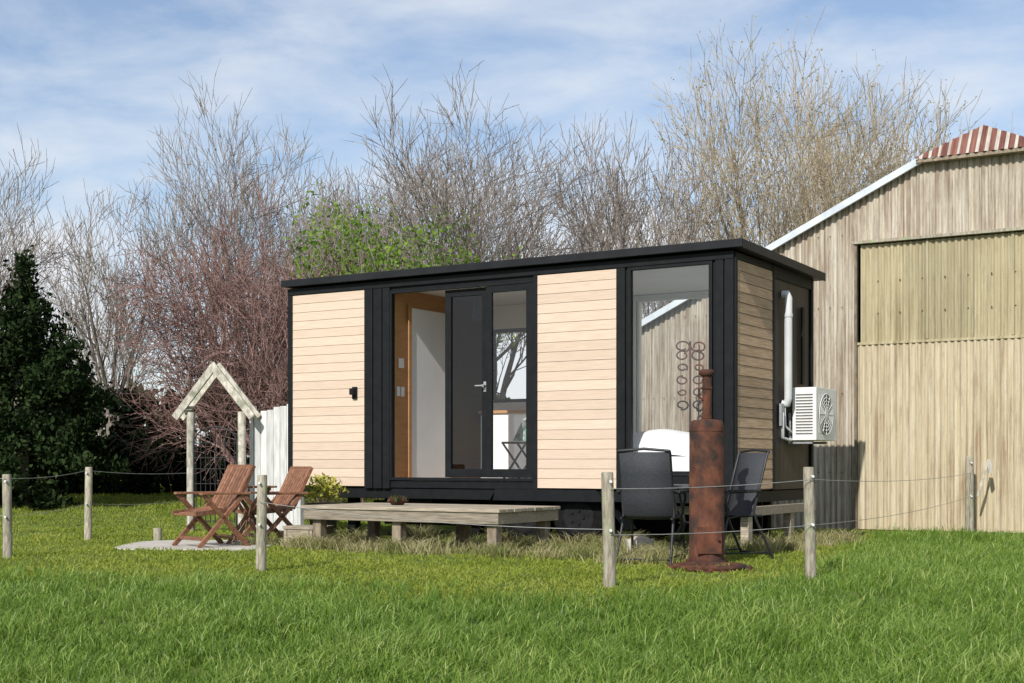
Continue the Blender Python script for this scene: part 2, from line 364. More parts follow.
b.box(-4.468,-3.4,DP-.118,DP-.101,.72,1.75,0); b.box(-4.468,-3.4,DP-.118,DP-.101,2.75,3.07,0)
b.box(-3.4,-2.28,DP-.118,DP-.101,.72,3.07,0); b.box(-2.28,-.35,DP-.118,DP-.101,.72,.95,0); b.box(-2.28,-.35,DP-.118,DP-.101,3.0,3.07,0)
b.box(-4.3,-2.7,1.80,2.33,.72,1.58,3); b.box(-4.32,-2.68,1.77,2.33,1.581,1.62,2)
b.box(-3.3,-2.5,2.1,2.33,2.1,2.13,2); b.box(-3.3,-2.5,2.1,2.33,2.45,2.48,2)
for i in range(7): b.tube([(-3.2+i*.1,2.2,2.131),(-3.2+i*.1,2.2,2.131+random.uniform(.1,.2))],.03,10,random.choice([0,2,3]))
b.box(-4.468,-4.455,.16,.22,1.75,1.87,0); b.box(-4.468,-4.455,.25,.31,1.75,1.87,0); b.box(-4.468,-4.455,.2,.3,2.1,2.22,0)
b.box(-2.40,-2.32,1.6,2.33,.72,3.07,0)
b.obj('interior',[M_ceil,M_floor,M_tan,M_white],house,.003)
b=B()
b.box(-1.95,-.2,.2,2.2,.72,.98,1)
nx_,ny_=24,26; vs=[];fs=[]
for j in range(ny_+1):
    for i in range(nx_+1):
        u=i/nx_; v=j/ny_; x=-2.0+u*1.85; y=.16+v*2.08
        e=min(u,1-u,v,1-v)*9; z=1.0+.27*min(1,e)**.5+.025*math.sin(u*13+v*7)+.02*math.sin(v*17-u*5)
        vs.append((x,y,z))
for j in range(ny_):
    for i in range(nx_): a=j*(nx_+1)+i; fs.append((a,a+1,a+nx_+2,a+nx_+1))
b.add(vs,fs,0,.5,True)
b.add([(-2.0,.16,1.0),(-.15,.16,1.0),(-.15,.16,.8),(-2.0,.16,.8)],[(0,3,2,1)],0,.5)
b.obj('bed',[M_linen,M_white],house)
b=B()
for y in (.75,1.1):
    b.tube([(-3.3,y,.72),(-2.95,y,1.2),(-2.88,y,1.55)],.014,8); b.tube([(-2.95,y,.72),(-3.3,y,1.17)],.014,8)
b.box(-3.32,-2.95,.75,1.1,1.165,1.19); b.box(-2.93,-2.88,.75,1.1,1.35,1.55)
b.add([(-3.22,.85,1.2),(-3.0,.85,1.2),(-2.86,.9,1.5),(-2.95,1.0,1.62),(-3.22,1.05,1.2),(-3.05,.8,1.45)],[(0,1,2,5),(5,2,3),(0,5,4),(4,5,3)],1)
b.obj('interior_chair',[M_dkmetal,M_cush],house)
b=B(); b.tube([(-3.5,.5,3.07),(-3.5,.5,2.9)],.006,6,1); b.tube([(-3.5,.5,2.9),(-3.5,.5,2.88),(-3.5,.5,2.68),(-3.5,.5,2.66)],[.03,.06,.07,.05],14)
b.obj('pendant_lamp',[M_white,M_dkmetal],house)
def frame(b,x0,x1,z0,z1,y0,y1,w,wb=None,m=0):
    wb=wb or w
    b.box(x0,x0+w,y0,y1,z0,z1,m); b.box(x1-w,x1,y0,y1,z0,z1,m)
    b.box(x0+w,x1-w,y0,y1,z0,z0+wb,m); b.box(x0+w,x1-w,y0,y1,z1-w,z1,m)
b=B()
frame(b,-4.448,-2.402,.722,3.018,-.02,.012,.035)
frame(b,-3.665,-3.06,.76,2.98,.035,.075,.085,.10)
frame(b,-3.055,-2.44,.76,2.98,-.012,.028,.075,.10)
b.pane(-3.58,-3.145,.055,.86,2.895,1); b.pane(-2.98,-2.515,.008,.86,2.905,2)
b.tube([(-3.1,.03,1.83),(-3.1,-.02,1.83)],.018,10,3); b.tube([(-3.1,-.02,1.83),(-3.2,-.025,1.83)],.010,8,3); b.box(-3.118,-3.082,.028,.034,1.76,1.88,3)
b.obj('sliding_doors',[M_black,M_glassdk,M_glass,M_galv],house,.003)
b=B()
frame(b,-1.222,-.228,.802,3.068,-.022,.04,.04)
b.pane(-1.182,-.268,.012,.842,3.028,1)
frame(b,-2.278,-.352,.952,3.028,DP-.09,DP-.02,.035,None,3); b.pane(-2.243,-.387,DP-.05,.987,2.993,2)
frame(b,-4.498,-3.402,1.752,2.748,DP-.09,DP-.02,.045); b.pane(-4.453,-3.447,DP-.05,1.797,2.703,2)
b.obj('windows',[M_black,M_glass,M_glassin,M_white],house,.003)
b=B(); b.box(-5.0,-4.93,-.05,-.024,1.72,1.87); b.box(-4.995,-4.935,-.11,-.05,1.77,1.85); b.obj('wall_light',[M_black],house,.006)
b=B()
b.box(W+.05,-.05,.02,.10,.50,.625); b.box(W+.05,-.05,DP-.12,DP-.03,.50,.625)
for x in np.arange(W+.1,-.1,.6): b.box(x,x+.06,.101,DP-.121,.53,.622)
b.box(W-1.2,W+.05,1.15,1.3,.46,.56)
b.box(-.04,-.005,.02,DP-.03,.50,.62)
b.add([(-3.12,-.03,.30),(-2.92,-.03,.62),(-1.60,-.03,.62),(-1.25,-.03,.20),(-3.12,.28,.30),(-2.92,.28,.62),(-1.60,.28,.62),(-1.25,.28,.20)],[(0,1,5,4),(2,3,7,6),(1,2,6,5)],0)
b.add([(-2.95,-.035,.50),(-2.92,-.035,.63),(-1.60,-.035,.63),(-1.48,-.035,.50)],[(0,3,2,1)],0)
for x in (-5.5,-3.6,-.5):
    for y in (.5,2.0): b.box(x,x+.12,y,y+.12,-.05,.50,3)
b.box(W+.3,-.3,1.6,1.64,.10,.6,0)  # black board added to stand in for the shade under the floor
b.tube([(-4.9,.3,.42),(-3.3,.3,.40)],.05,10,4); b.box(-4.4,-4.0,.25,.6,.28,.5,0)
b.box(-.02,.06,.15,DP,.36,.46,2); b.box(-.04,.05,.3,.42,-.05,.36,2); b.box(-.04,.05,1.6,1.72,-.05,.36,2); b.box(-1.4,.0,.25,.33,.37,.46,2)
b.obj('chassis_and_shade_board',[M_black,M_deckdk,M_deck,M_tyre,M_hub],house,.004)
b=B()
for x in (-2.62,-1.9):
    for y in (.10,2.0):
        R=.33
        b.tube([(x,y,.32),(x,y+.02,.32),(x,y+.18,.32),(x,y+.2,.32)],[R-.03,R,R,R-.03],28)
        b.tube([(x,y-.002,.32),(x,y-.012,.32)],[.2,.17],20,1)
        for k in range(5): b.tube([(x+.08*math.cos(k*1.257),y-.01,.32+.08*math.sin(k*1.257)),(x+.08*math.cos(k*1.257),y-.03,.32+.08*math.sin(k*1.257))],.014,6,1)
b.obj('wheels',[M_tyre,M_hub],house)
b=B()
b.tube([(.02,1.42,2.84),(.07,1.42,2.84),(.085,1.42,2.80),(.085,1.42,1.66),(.07,1.42,1.60),(.02,1.42,1.60)],.045,14)
b.tube([(.085,1.42,2.62),(.085,1.42,2.58)],.052,14); 
b.tube([(.04,1.36,1.5),(.04,1.36,1.22),(.06,1.5,1.19),(.06,1.7,1.2)],.02,8); b.tube([(.04,1.42,1.6),(.04,1.44,1.35),(.06,1.6,1.28)],.014,8)
b.box(.022,.05,2.0,2.08,1.85,2.75,1)
b.obj('downpipe',[M_pvc,M_black],house)
b=B(); b.box(.022,.3,1.6,1.64,1.15,1.18); b.box(.022,.3,2.1,2.14,1.15,1.18); b.box(.022,.05,1.6,1.64,1.18,1.5)
b.box(.022,.05,1.3,1.38,1.35,1.6); b.obj('ac_bracket',[M_galv],house)

ac=empty('air_conditioner',(*HL(0,0),0),ROT)
b=B()
b.box(.08,.36,1.57,2.29,1.19,1.79,0)
for i in range(14):
    z=1.26+i*.034; b.box(.12,.32,1.560,1.5695,z,z+.013,1)
b.box(.355,.362,1.66,2.08,1.27,1.71,0)
b.obj('casing',[M_ac,M_acdk],ac,.012)
b=B(); cy_,cz_=1.88,1.49
b.tube([(.363,cy_,cz_),(.366,cy_,cz_)],.235,36,1)
for rr_ in (.07,.11,.15,.19,.235):
    pts=[(.374,cy_+rr_*math.cos(t),cz_+rr_*math.sin(t)) for t in np.linspace(0,2*math.pi,33)]; b.tube(pts,.005,6,0,False)
for t in np.linspace(0,math.pi,7)[:-1]: b.tube([(.374,cy_+.235*math.cos(t),cz_+.235*math.sin(t)),(.374,cy_-.235*math.cos(t),cz_-.235*math.sin(t))],.005,6,0)
b.tube([(.366,cy_,cz_),(.38,cy_,cz_)],.05,20,0)
for k in range(3):
    t=k*2.094; b.add([(.3675,cy_+.05*math.cos(t),cz_+.05*math.sin(t)),(.3675,cy_+.2*math.cos(t+.1),cz_+.2*math.sin(t+.1)),(.3675,cy_+.2*math.cos(t+.8),cz_+.2*math.sin(t+.8)),(.3675,cy_+.05*math.cos(t+.6),cz_+.05*math.sin(t+.6))],[(0,1,2,3)],2)
b.obj('fan_grille',[M_ac,M_acdk,M_dkmetal],ac)

# ------------------------------------------------------------ shed
shed=empty('corrugated_iron_shed',(4.79,18.7,0),ROT)
PK=1.65; PZ=5.37; SL=.476; XL=-3.55; XR=2*PK-XL; LEN=12
def topz(x): return PZ-SL*abs(x-PK)
CUT=5.04
def corr(b,x0,x1,zb,zt,y,m=0,amp=.014,per=.085,sub=8,sheet=.76):
    nn=int((x1-x0)/per*sub)+1; xsx=np.linspace(x0,x1,nn); rn={}
    vs=[];
    for x in xsx:
        yy=y+amp*math.sin(2*math.pi*x/per); vs+=[(x,yy,zb),(x,yy,zt(x) if callable(zt) else zt)]
    o=len(b.v); b.v+=vs
    for i in range(nn-1):
        k=int((xsx[i]-x0)/sheet); rn.setdefault(k,random.random())
        b.f.append((o+2*i,o+2*i+2,o+2*i+3,o+2*i+1)); b.m.append(m); b.r.append(rn[k]); b.sm.append(True)
b=B()
zt=lambda x: min(topz(x),CUT)-.02
corr(b,XL,0.0,-.1,zt,0)
corr(b,0.0,6.0,3.98,zt,0)
corr(b,6.0,XR,-.1,zt,0)
b.obj('gable_wall',[M_iron],shed)
b=B()
corr(b,.06,6.0,2.58,3.93,-.05,1); corr(b,.02,6.0,.02,2.57,-.075,0)
b.obj('big_door',[M_irondoor,M_fibre],shed)
b=B()
b.box(-.04,6.1,-.13,-.03,3.945,3.985,0); b.box(-.02,.015,-.1,-.03,0,3.93,1)
b.box(.02,6.0,-.092,-.06,2.555,2.59,2)
for x in (.95,2.05): b.box(x,x+.035,-.08,-.064,2.6,3.93,2)
for z in (2.98,3.42):
    for x in np.arange(.3,5.8,.3): b.tube([(x,-.07,z),(x,-.06,z)],.010,6,3)
for z in (.8,1.9,3.1,4.1):
    for x in np.arange(XL+.1,-.05,.17):
        if z<topz(x)-.1: b.tube([(x,-.018,z),(x,-.008,z)],.008,6,3)
b.obj('door_track',[M_post,M_deckdk,M_fibre,M_rust],shed)
b=B()
sx=PK-(PZ-CUT)/SL; sx2=PK+(PZ-CUT)/SL
b.beam((XL-.25,-.10,topz(XL-.25)-.0),(sx,-.10,CUT-.0),.05,.09,0)
b.beam((sx2,-.10,CUT-.0),(XR+.25,-.10,topz(XR+.25)-.0),.05,.09,0)
b.obj('bargeboard',[M_trim],shed)
b=B(); nn=120; o=len(b.v); A=.30
for i in range(nn+1):
    x=sx-.12+(sx2-sx+.24)*i/nn; t=1-abs(x-PK)/((sx2-sx)/2+.12); amp=.02*math.sin(2*math.pi*x/.11)
    b.v+=[(x,-.16+amp,CUT-.03),(x,-.16+A*t+amp,CUT-.01+(PZ-CUT+.07)*t+.001)]
for i in range(nn):
    b.f.append((o+2*i,o+2*i+2,o+2*i+3,o+2*i+1)); b.m.append(0 if (i//3)%3!=1 else 1); b.r.append(random.random()); b.sm.append(False)
b.box(sx-.12,sx2+.12,-.15,-.02,CUT-.08,CUT-.035,2)
b.obj('roof_cap',[M_redroof,M_conc,M_deckdk],shed)
b=B()
def roofside(sg):
    per=.085; L=LEN; nn=int(L/per*4); o=len(b.v)
    e=XL-.3 if sg<0 else XR+.3
    for i in range(nn+1):
        y=-.12+L*i/nn; dz=.012*math.sin(2*math.pi*y/per)
        px_=PK if y>.25 else (sx if sg<0 else sx2)
        b.v.extend([(e,y,topz(e)+.05+dz),(px_,y,topz(px_)+.05+dz)])
    for i in range(nn):
        b.f.append((o+2*i,o+2*i+2,o+2*i+3,o+2*i+1)); b.m.append(0); b.r.append(int(i/36)%7/7); b.sm.append(True)
roofside(-1); roofside(1)
b.tube([(PK,.5,PZ+.0),(PK,LEN-.1,PZ+.0)],.08,8,0)
b.box(XL,XL+.04,.05,LEN-.2,-.1,topz(XL),0); b.box(XR-.04,XR,.05,LEN-.2,-.1,topz(XR),0)
b.box(XL+.1,XR-.1,LEN-.3,LEN-.25,-.1,topz(XL),0)
b.obj('roof_and_sides',[M_galv],shed)

# ------------------------------------------------------------ deck and step
dk=empty('timber_deck',(-.148,13.36,0),ROT)
b=B(); DW=1.25
nb=9; bw=DW/nb
for i in range(nb): b.box(-2.52-random.uniform(0,.02),.02+random.uniform(-.01,.015),i*bw+.004,(i+1)*bw-.004,.435,.47)
b.box(-2.50,0,.02,.06,.32,.434); b.box(-2.50,0,DW-.06,DW-.02,.32,.434); b.box(-.045,-.002,.061,DW-.061,.32,.434); b.box(-2.49,-2.45,.061,DW-.061,.32,.434)
for x in (-1.9,-1.25,-.6): b.box(x,x+.045,.061,DW-.061,.31,.434)
for x,y in ((-2.42,.08),(-1.35,.08),(-.17,.08),(-2.42,DW-.2),(-1.2,DW-.2),(-.17,DW-.2)):
    b.box(x,x+.11,y,y+.11,-.1,.434,1)
b.obj('deck_frame',[M_deck,M_deckdk],dk,.004)
b=B()
for i in range(3): b.box(-3.0,-2.56,.25+i*.13,.25+i*.13+.12,.19,.225)
b.box(-2.99,-2.95,.26,.63,-.05,.189); b.box(-2.62,-2.58,.26,.63,-.05,.189); b.box(-2.94,-2.63,.26,.30,.09,.188)
b.obj('wooden_step',[M_deck],None,.004,(-.148,13.36,0),ROT)
b=B(); 
b.tube([(0,0,.47),(0,0,.50),(0,0,.52)],[.06,.09,.11],18,0)
for i in range(90):
    t=random.uniform(0,6.28); r_=random.uniform(0,.12); z=.51; l=random.uniform(.03,.08)
    x=r_*math.cos(t); y=r_*math.sin(t); b.add([(x-.012,y,z),(x+.012,y,z),(x+random.uniform(-.04,.04),y+random.uniform(-.04,.04),z+l)],[(0,1,2)],1 if i%3 else 2)
b.obj('succulent_bowl',[M_rust,M_greenhedge,M_rust],None,0,(-1.25,14.75,0))
b=B(); b.tube([(0,0,0),(0,0,.02),(0,0,.42),(0,0,.45)],[.12,.14,.19,.2],20,0)
for i in range(420):
    t=random.uniform(0,6.28); e=random.uniform(.3,1.5); l=random.uniform(.12,.34)
    q=Vector((math.cos(t)*math.cos(e),math.sin(t)*math.cos(e),math.sin(e)))*l+Vector((0,0,.45))
    s_=Vector((random.uniform(-1,1),random.uniform(-1,1),random.uniform(-1,1)))*.025; s2=Vector((random.uniform(-1,1),random.uniform(-1,1),random.uniform(0,1)))*.06
    b.add([q-s_,q+s_,q+s2],[(0,1,2)],1)
M_yel=leafmat('variegated_leaves',(.12,.17,.02),(.42,.40,.07),(.6,.55,.16),.35)
b.obj('potted_plant',[M_pot,M_yel],None,0,(-2.28,16.3,0))

b=B(); random.seed(3)
pts=[]
for k in range(28):
    t=k/28*2*math.pi; cx=math.copysign(abs(math.cos(t))**.55,math.cos(t)); cy=math.copysign(abs(math.sin(t))**.55,math.sin(t))
    pts.append((-3.5+.85*cx+random.uniform(-.03,.03),15.1+.85*cy+random.uniform(-.03,.03)))
b.add([(x,y,-.05) for x,y in pts]+[(x,y,.022) for x,y in pts],[tuple(range(28,56))]+[(i,(i+1)%28,28+(i+1)%28,28+i) for i in range(28)])
b.obj('patio_slab',[M_conc],None,.01)

def teak_chair(loc,rot):
    p=empty('teak_garden_chair',loc,rot); b=B()
    for i in range(7):
        x=.02+i*.065; b.box(x,x+.05,-.25,.25,.36-.012*i+.05,.38-.012*i+.05)
    for y in (-.25,.25): b.beam((.0,y,.40),(.47,y,.36),.03,.05)
    b.obj('seat',[M_teak],p,.003); b=B()
    for i in range(8):
        y=-.22+i*.063; b.beam((.02,y,.42),(-.23,y,.86),.05,.018,0,(1,0,.6))
    b.beam((-.01,-.25,.40),(-.25,-.25,.88),.035,.045); b.beam((-.01,.25,.40),(-.25,.25,.88),.035,.045)
    b.beam((-.235,-.25,.86),(-.235,.25,.86),.03,.06); b.beam((-.04,-.25,.47),(-.04,.25,.47),.025,.05)
    b.obj('backrest',[M_teak],p,.003); b=B()
    for y in (-.28,.28):
        b.beam((.44,y,.0),(-.10,y,.56),.03,.05); b.beam((-.16,y,.0),(.38,y,.56),.03,.05)
        b.box(-.18,.42,y-.035,y+.035,.565,.59)
    b.beam((.36,-.27,.09),(.36,.27,.09),.03,.04); b.beam((-.08,-.27,.09),(-.08,.27,.09),.03,.04)
    b.obj('legs_and_arms',[M_teak],p,.003); return p
teak_chair((-3.20,14.9,.022),math.radians(222))
teak_chair((-2.70,15.9,.0),math.radians(215))
t=empty('teak_garden_table',(-2.98,15.30,.0)); b=B()
for i in range(8):
    y=-.28+i*.07; w_=math.sqrt(max(.02,.31**2-(y+.033)**2)); b.box(-w_,w_,y,y+.06,.65,.67)
b.obj('top',[M_teak],t,.003); b=B()
for y in (-.17,.17):
    b.beam((-.22,y,0),(.2,y,.64),.03,.04); b.beam((.22,y*.9,0),(-.2,y*.9,.64),.03,.04)
b.beam((-.2,-.2,.63),(-.2,.2,.63),.03,.03); b.beam((.2,-.2,.63),(.2,.2,.63),.03,.03); b.beam((0,-.18,.32),(0,.18,.32),.03,.03)
b.obj('legs',[M_teak],t,.003)

def mesh_chair(loc,rot):
    p=empty('outdoor_mesh_chair',loc,rot); b=B()
    for y in (-.24,.24):
        b.tube([(.30,y*1.08,0),(.20,y,.40),(.05,y,.43)],.013,8); b.tube([(-.32,y*1.08,0),(-.14,y,.36),(-.10,y,.46),(-.26,y,1.02),(-.28,y,1.04)],.013,8)
        b.tube([(.2,y,.42),(.24,y*1.12,.60),(.2,y*1.14,.65),(-.16,y*1.12,.66),(-.17,y,.68)],.012,8)
        b.box(-.12,.2,y*1.14-.025,y*1.14+.025,.655,.675)
        b.tube([(-.3,y*1.05,.07),(.28,y*1.05,.07)],.009,6)
        b.tube([(-.2,y,.42),(.22,y,.44)],.012,8)
    b.tube([(-.28,-.24,1.04),(-.285,0,1.06),(-.28,.24,1.04)],.013,8); b.tube([(.22,-.24,.43),(.22,.24,.43)],.012,8)
    b.tube([(-.31,-.25,.05),(-.31,.25,.05)],.009,6)
    b.obj('frame',[M_dkmetal],p)
    b=B(); prof=[(.23,.435),(.1,.425),(-.05,.415),(-.11,.45),(-.16,.62),(-.21,.82),(-.27,1.03)]
    vs=[];
    for x,z in prof: vs+=[(x,-.235,z),(x,0,z-.008 if x>-.1 else z),(x,.235,z)]
    fs=[]
    for i in range(len(prof)-1): fs+=[(3*i,3*i+1,3*i+4,3*i+3),(3*i+1,3*i+2,3*i+5,3*i+4)]
    b.add(vs,fs,0,.5,True); o=b.obj('sling',[M_mesh],p)
    s_=o.modifiers.new('s','SOLIDIFY'); s_.thickness=.006
mesh_chair((1.30,12.6,0),math.radians(70))
mesh_chair((2.13,13.15,0),math.radians(205))
t=empty('round_patio_table',(1.72,13.1,0)); b=B()
b.tube([(0,0,.69),(0,0,.695),(0,0,.715),(0,0,.72)],[.29,.30,.30,.29],32)
for k in range(4):
    a=k*math.pi/2+.4; b.tube([(.26*math.cos(a),.26*math.sin(a),0),(.08*math.cos(a),.08*math.sin(a),.35),(.22*math.cos(a),.22*math.sin(a),.69)],.012,8)
pts=[(.1*math.cos(q),.1*math.sin(q),.35) for q in np.linspace(0,6.283,21)]; b.tube(pts,.009,6,0,False)
b.obj('frame_and_top',[M_dkmetal],t)
b=B(); b.tube([(0,0,0),(0,0,.02),(0,0,.16),(0,0,.19)],[.09,.12,.14,.14],18); b.tube([(0,0,.19),(0,0,.22)],[.12,.05],14,1)
b.obj('planter_bowl',[M_arb,M_deck],None,0,(1.24,13.1,0))

p=empty('rusty_outdoor_burner',(1.76,12.2,0)); b=B()
b.tube([(0,0,.05),(0,0,.07),(0,0,.08),(0,0,1.25),(0,0,1.29),(0,0,1.315),(0,0,1.325)],[.162,.162,.157,.157,.150,.13,.05],40)
for z in (.3,1.22,.72): b.tube([(0,0,z-.006),(0,0,z+.006)],.160,40)
b.tube([(0,0,.03),(0,0,.06)],.19,30)
for k in range(4):
    a=k*1.571+.5; b.box(.15*math.cos(a)-.02,.15*math.cos(a)+.02,.15*math.sin(a)-.02,.15*math.sin(a)+.02,-.03,.04)
b.obj('body',[M_rust],p); b=B()
b.tube([(0,0,1.31),(0,0,1.72)],.040,16); b.tube([(0,0,1.33),(0,0,1.36)],.05,16); b.tube([(0,0,1.60),(0,0,1.62)],.05,16)
b.tube([(0,0,1.715),(0,0,1.73),(0,0,1.765),(0,0,1.775)],[.05,.068,.068,.05],16)
b.tube([(-.03,-.02,1.5),(-.07,-.03,1.52),(-.075,-.03,1.60)],.010,8)
b.obj('flue',[M_rust],p); b=B()
b.add([(-.11,-.150,.12),(.11,-.150,.12),(.11,-.150,.36),(-.11,-.150,.36),(-.11,-.168,.12),(.11,-.168,.12),(.11,-.168,.36),(-.11,-.168,.36)],[(4,5,6,7),(0,1,5,4),(1,2,6,5),(2,3,7,6),(3,0,4,7)])
b.tube([(.08,-.17,.25),(.08,-.20,.25)],.012,8)
b.obj('firebox_door',[M_rust],p)
b=B()
pts=[(.30*math.cos(q),.26*math.sin(q),.03) for q in np.linspace(0,6.283,31)]; b.tube(pts,.024,8,0,False)
b.tube([(0,0,-.01),(0,0,.015)],.29,30,1)
for i in range(60):
    q=random.uniform(0,6.28); r_=random.uniform(0,.42); s_=random.uniform(.01,.04); x=r_*math.cos(q); y=r_*math.sin(q)*.8
    b.add([(x-s_,y,.015),(x+s_,y-s_*.5,.015),(x+s_*.5,y+s_,.015),(x,y,.02+s_)],[(0,1,3),(1,2,3),(2,0,3)])
b.obj('fire_ring',[M_rust,M_rust],None,0,(1.72,11.75,0))
b=B(); b.tube([(0,0,0),(0,0,2.65)],.014,8); b.tube([(.12,0,1.6),(.13,0,2.6)],.010,6)
random.seed(5)
for z in (1.75,1.93,2.1,2.28,2.45,2.58):
    for sx_ in (-.11,.12):
        r_=random.uniform(.06,.11); a0=random.uniform(0,6); pts=[(sx_+r_*(1-q*.06)*math.cos(q+a0),0,z+r_*(1-q*.06)*.75*math.sin(q+a0)) for q in np.linspace(0,6.6,22)]; b.tube(pts,.013,6)
b.obj('wrought_iron_garden_ornament',[M_rust],None,0,(2.52,19.1,0))

# ------------------------------------------------------------ fence
def post(x,y,h,r,lean=(0,0)):
    z=float(hgt(x,y)); b=B()
    b.tube([(0,0,-.2),(lean[0]*.2,lean[1]*.2,h*.3),(lean[0]*.7,lean[1]*.7,h*.7),(lean[0],lean[1],h-.01),(lean[0],lean[1],h)],[r*1.05,r,r*.97,r*.95,r*.85],9)
    for zz in (.42,.78):
        b.tube([(0,-r-.03,h*zz/.85),(0,-r+.01,h*zz/.85)],.012,6,1)
    b.obj('fence_post',[M_post,M_wht_ins],None,0,(x,y,z)); return z
PS=[(-4.93,13.2,.82,.045,(-.01,0)),(-5.12,16.3,.88,.045,(.01,0)),(-2.14,11.5,.83,.045,(.012,0)),(.726,10.0,.85,.048,(-.02,0)),(2.37,10.7,.9,.045,(-.02,0)),(5.93,17.5,1.02,.055,(.0,0))]
for x,y,h,r,l in PS: post(x,y,h,r,l)
b=B()
def wire(a,c,za,zc,sag=.03):
    pts=[]
    for i in range(13):
        t=i/12; pts.append((a[0]+(c[0]-a[0])*t,a[1]+(c[1]-a[1])*t-.05,za+(zc-za)*t-sag*4*t*(1-t)))
    b.tube(pts,.0028,5)
P=PS
wire(P[0],P[1],.78,.84); wire(P[0],P[1],.42,.44)
wire(P[1],(-4.36,18.6),.84,.80); wire(P[1],(-4.36,18.6),.44,.42)
wire(P[0],(-9,12.5),.78,.8); wire(P[0],(-9,12.5),.42,.42)
wire(P[2],P[3],.60,.44,.05); 
wire(P[3],P[4],.74,.80,.02); wire(P[3],P[4],.40,.44,.02)
wire(P[4],P[5],.80,.80,.05); wire(P[4],P[5],.44,.5,.05)
b.obj('electric_fence_wire',[M_wire])
b=B(); b.tube([(0,0,0),(0,0,.16)],.05,12); b.obj('tree_stump',[M_post],None,0,(-4.2,16.0,0))
b=B(); b.beam((0,0,.5),(.12,-.05,.98),.02,.03); b.beam((.12,-.05,.98),(.15,-.05,.8),.05,.02); b.obj('gate_handle',[M_arb],None,0,(6.02,17.45,0))
# ------------------------------------------------------------ arbour
p=empty('garden_arbour',(-4.0,18.2,0),math.radians(-12)); b=B()
for x in (-.37,.37): b.tube([(x,.03,-.1),(x,.03,1.62)],.055,9)
b.obj('posts',[M_arb],p); b=B()
for y in (-.06,.14):
    b.beam((-.56,y,1.54),(.03,y,2.26),.04,.10); b.beam((.56,y,1.54),(-.03,y-.001,2.26),.04,.10)
b.beam((-.42,.04,1.66),(-.42,.041,1.70),.2,.05)
b.obj('roof_rafters',[M_arb],p,.004); b=B()
for i in range(9):
    x=-.28+i*.07; b.tube([(x,.0,.12),(x,.0,1.25+.16*math.cos((x)/.28*1.5))],.006,6)
for z in (.15,.3,.5,.65,.85,1.0,1.2): b.tube([(-.31,.0,z),(.31,.0,z)],.006,6)
pts=[(.31*math.cos(q),0,1.2+.22*math.sin(q)) for q in np.linspace(0,math.pi,15)]; b.tube(pts,.01,6)
b.tube([(-.31,0,.05),(-.31,0,1.25)],.012,6); b.tube([(.31,0,.05),(.31,0,1.25)],.012,6)
b.obj('iron_gate',[M_dkmetal],p)
b=B(); a=Vector((-3.50,18.35,0)); c=Vector((-2.78,17.75,0)); nB=7; 
ang=math.atan2(c.y-a.y,c.x-a.x); L=(c-a).length
for i in range(nB):
    x0=i*L/nB; h_=1.60+.02*random.random()+.02*i; b.box(x0+.004,x0+L/nB-.004,-.01,.01,.03,h_)
b.box(0,L,.011,.05,.4,.48); b.box(0,L,.011,.05,1.3,1.38); b.box(L-.05,L+.02,-.02,.05,-.1,1.85); b.box(-.08,-.01,-.02,.05,-.1,1.7)
b.obj('white_board_fence',[M_fencew],None,.003,tuple(a),ang)

# ------------------------------------------------------------ trees
def nrm(v):
    v.normalize(); return v
def gen_tree(seed,kids=(8,7,6,4,3),lens=(.42,.62,.36,.22,.14,.09),spread=.62,trop=.07,jit=.07,multi=1,start=.35,fan=.35):
    R=random.Random(seed); segs=[]; tips=[]; mx=len(kids)
    def grow(p,d,L,r,lev):
        ns=(4,6,4,3,3,2)[lev]; st=L/ns; nk=kids[lev] if lev<mx else 0
        lo=start if lev==0 else (.22 if lev==1 else .12)
        pos=sorted(lo+(1-lo)*(k+R.random())/nk for k in range(nk)) if nk else []; ki=0; r0=r; a0=R.uniform(0,6.28)
        for i in range(ns):
            d=nrm(d+Vector((R.gauss(0,jit),R.gauss(0,jit),R.gauss(0,jit)+trop*(1 if lev else 0))))
            q=p+d*st; r1=r*(1-(.35 if lev==0 else .75)*(i+1)/ns)
            segs.append((p.x,p.y,p.z,q.x,q.y,q.z,r0,r1))
            while ki<nk and (pos[ki]<=(i+1)/ns+1e-6):
                f=min(max(pos[ki]*ns-i,0),1); s=p.lerp(q,f)
                a0+=2.4+R.uniform(-.5,.5)
                ref=Vector((1,0,0)) if abs(d.x)<.8 else Vector((0,1,0))
                u=d.cross(ref).normalized(); v=d.cross(u)
                ax=u*math.cos(a0)+v*math.sin(a0)
                an=R.uniform(.55,1.15)*spread*(1.0 if lev else 1.15)
                cd=nrm(d*math.cos(an)+ax*math.sin(an))
                grow(s,cd,lens[lev+1]*R.uniform(.7,1.15)*(1.1-.35*pos[ki] if lev else 1),r1*(.68 if lev==0 else .6),lev+1); ki+=1
            p=q; r0=r1
        if lev>=mx-1: tips.append((p.x,p.y,p.z))
    for m_ in range(multi):
        a=R.uniform(0,6.28)+m_*6.28/multi; s=(multi>1)
        dd=Vector((math.cos(a)*fan*s,math.sin(a)*fan*s,1)).normalized()
        grow(Vector((math.cos(a)*.03*s,math.sin(a)*.03*s,0)),dd,lens[0]*R.uniform(.85,1.0),.020/(1+.25*s),0)
    return np.array(segs),np.array(tips)
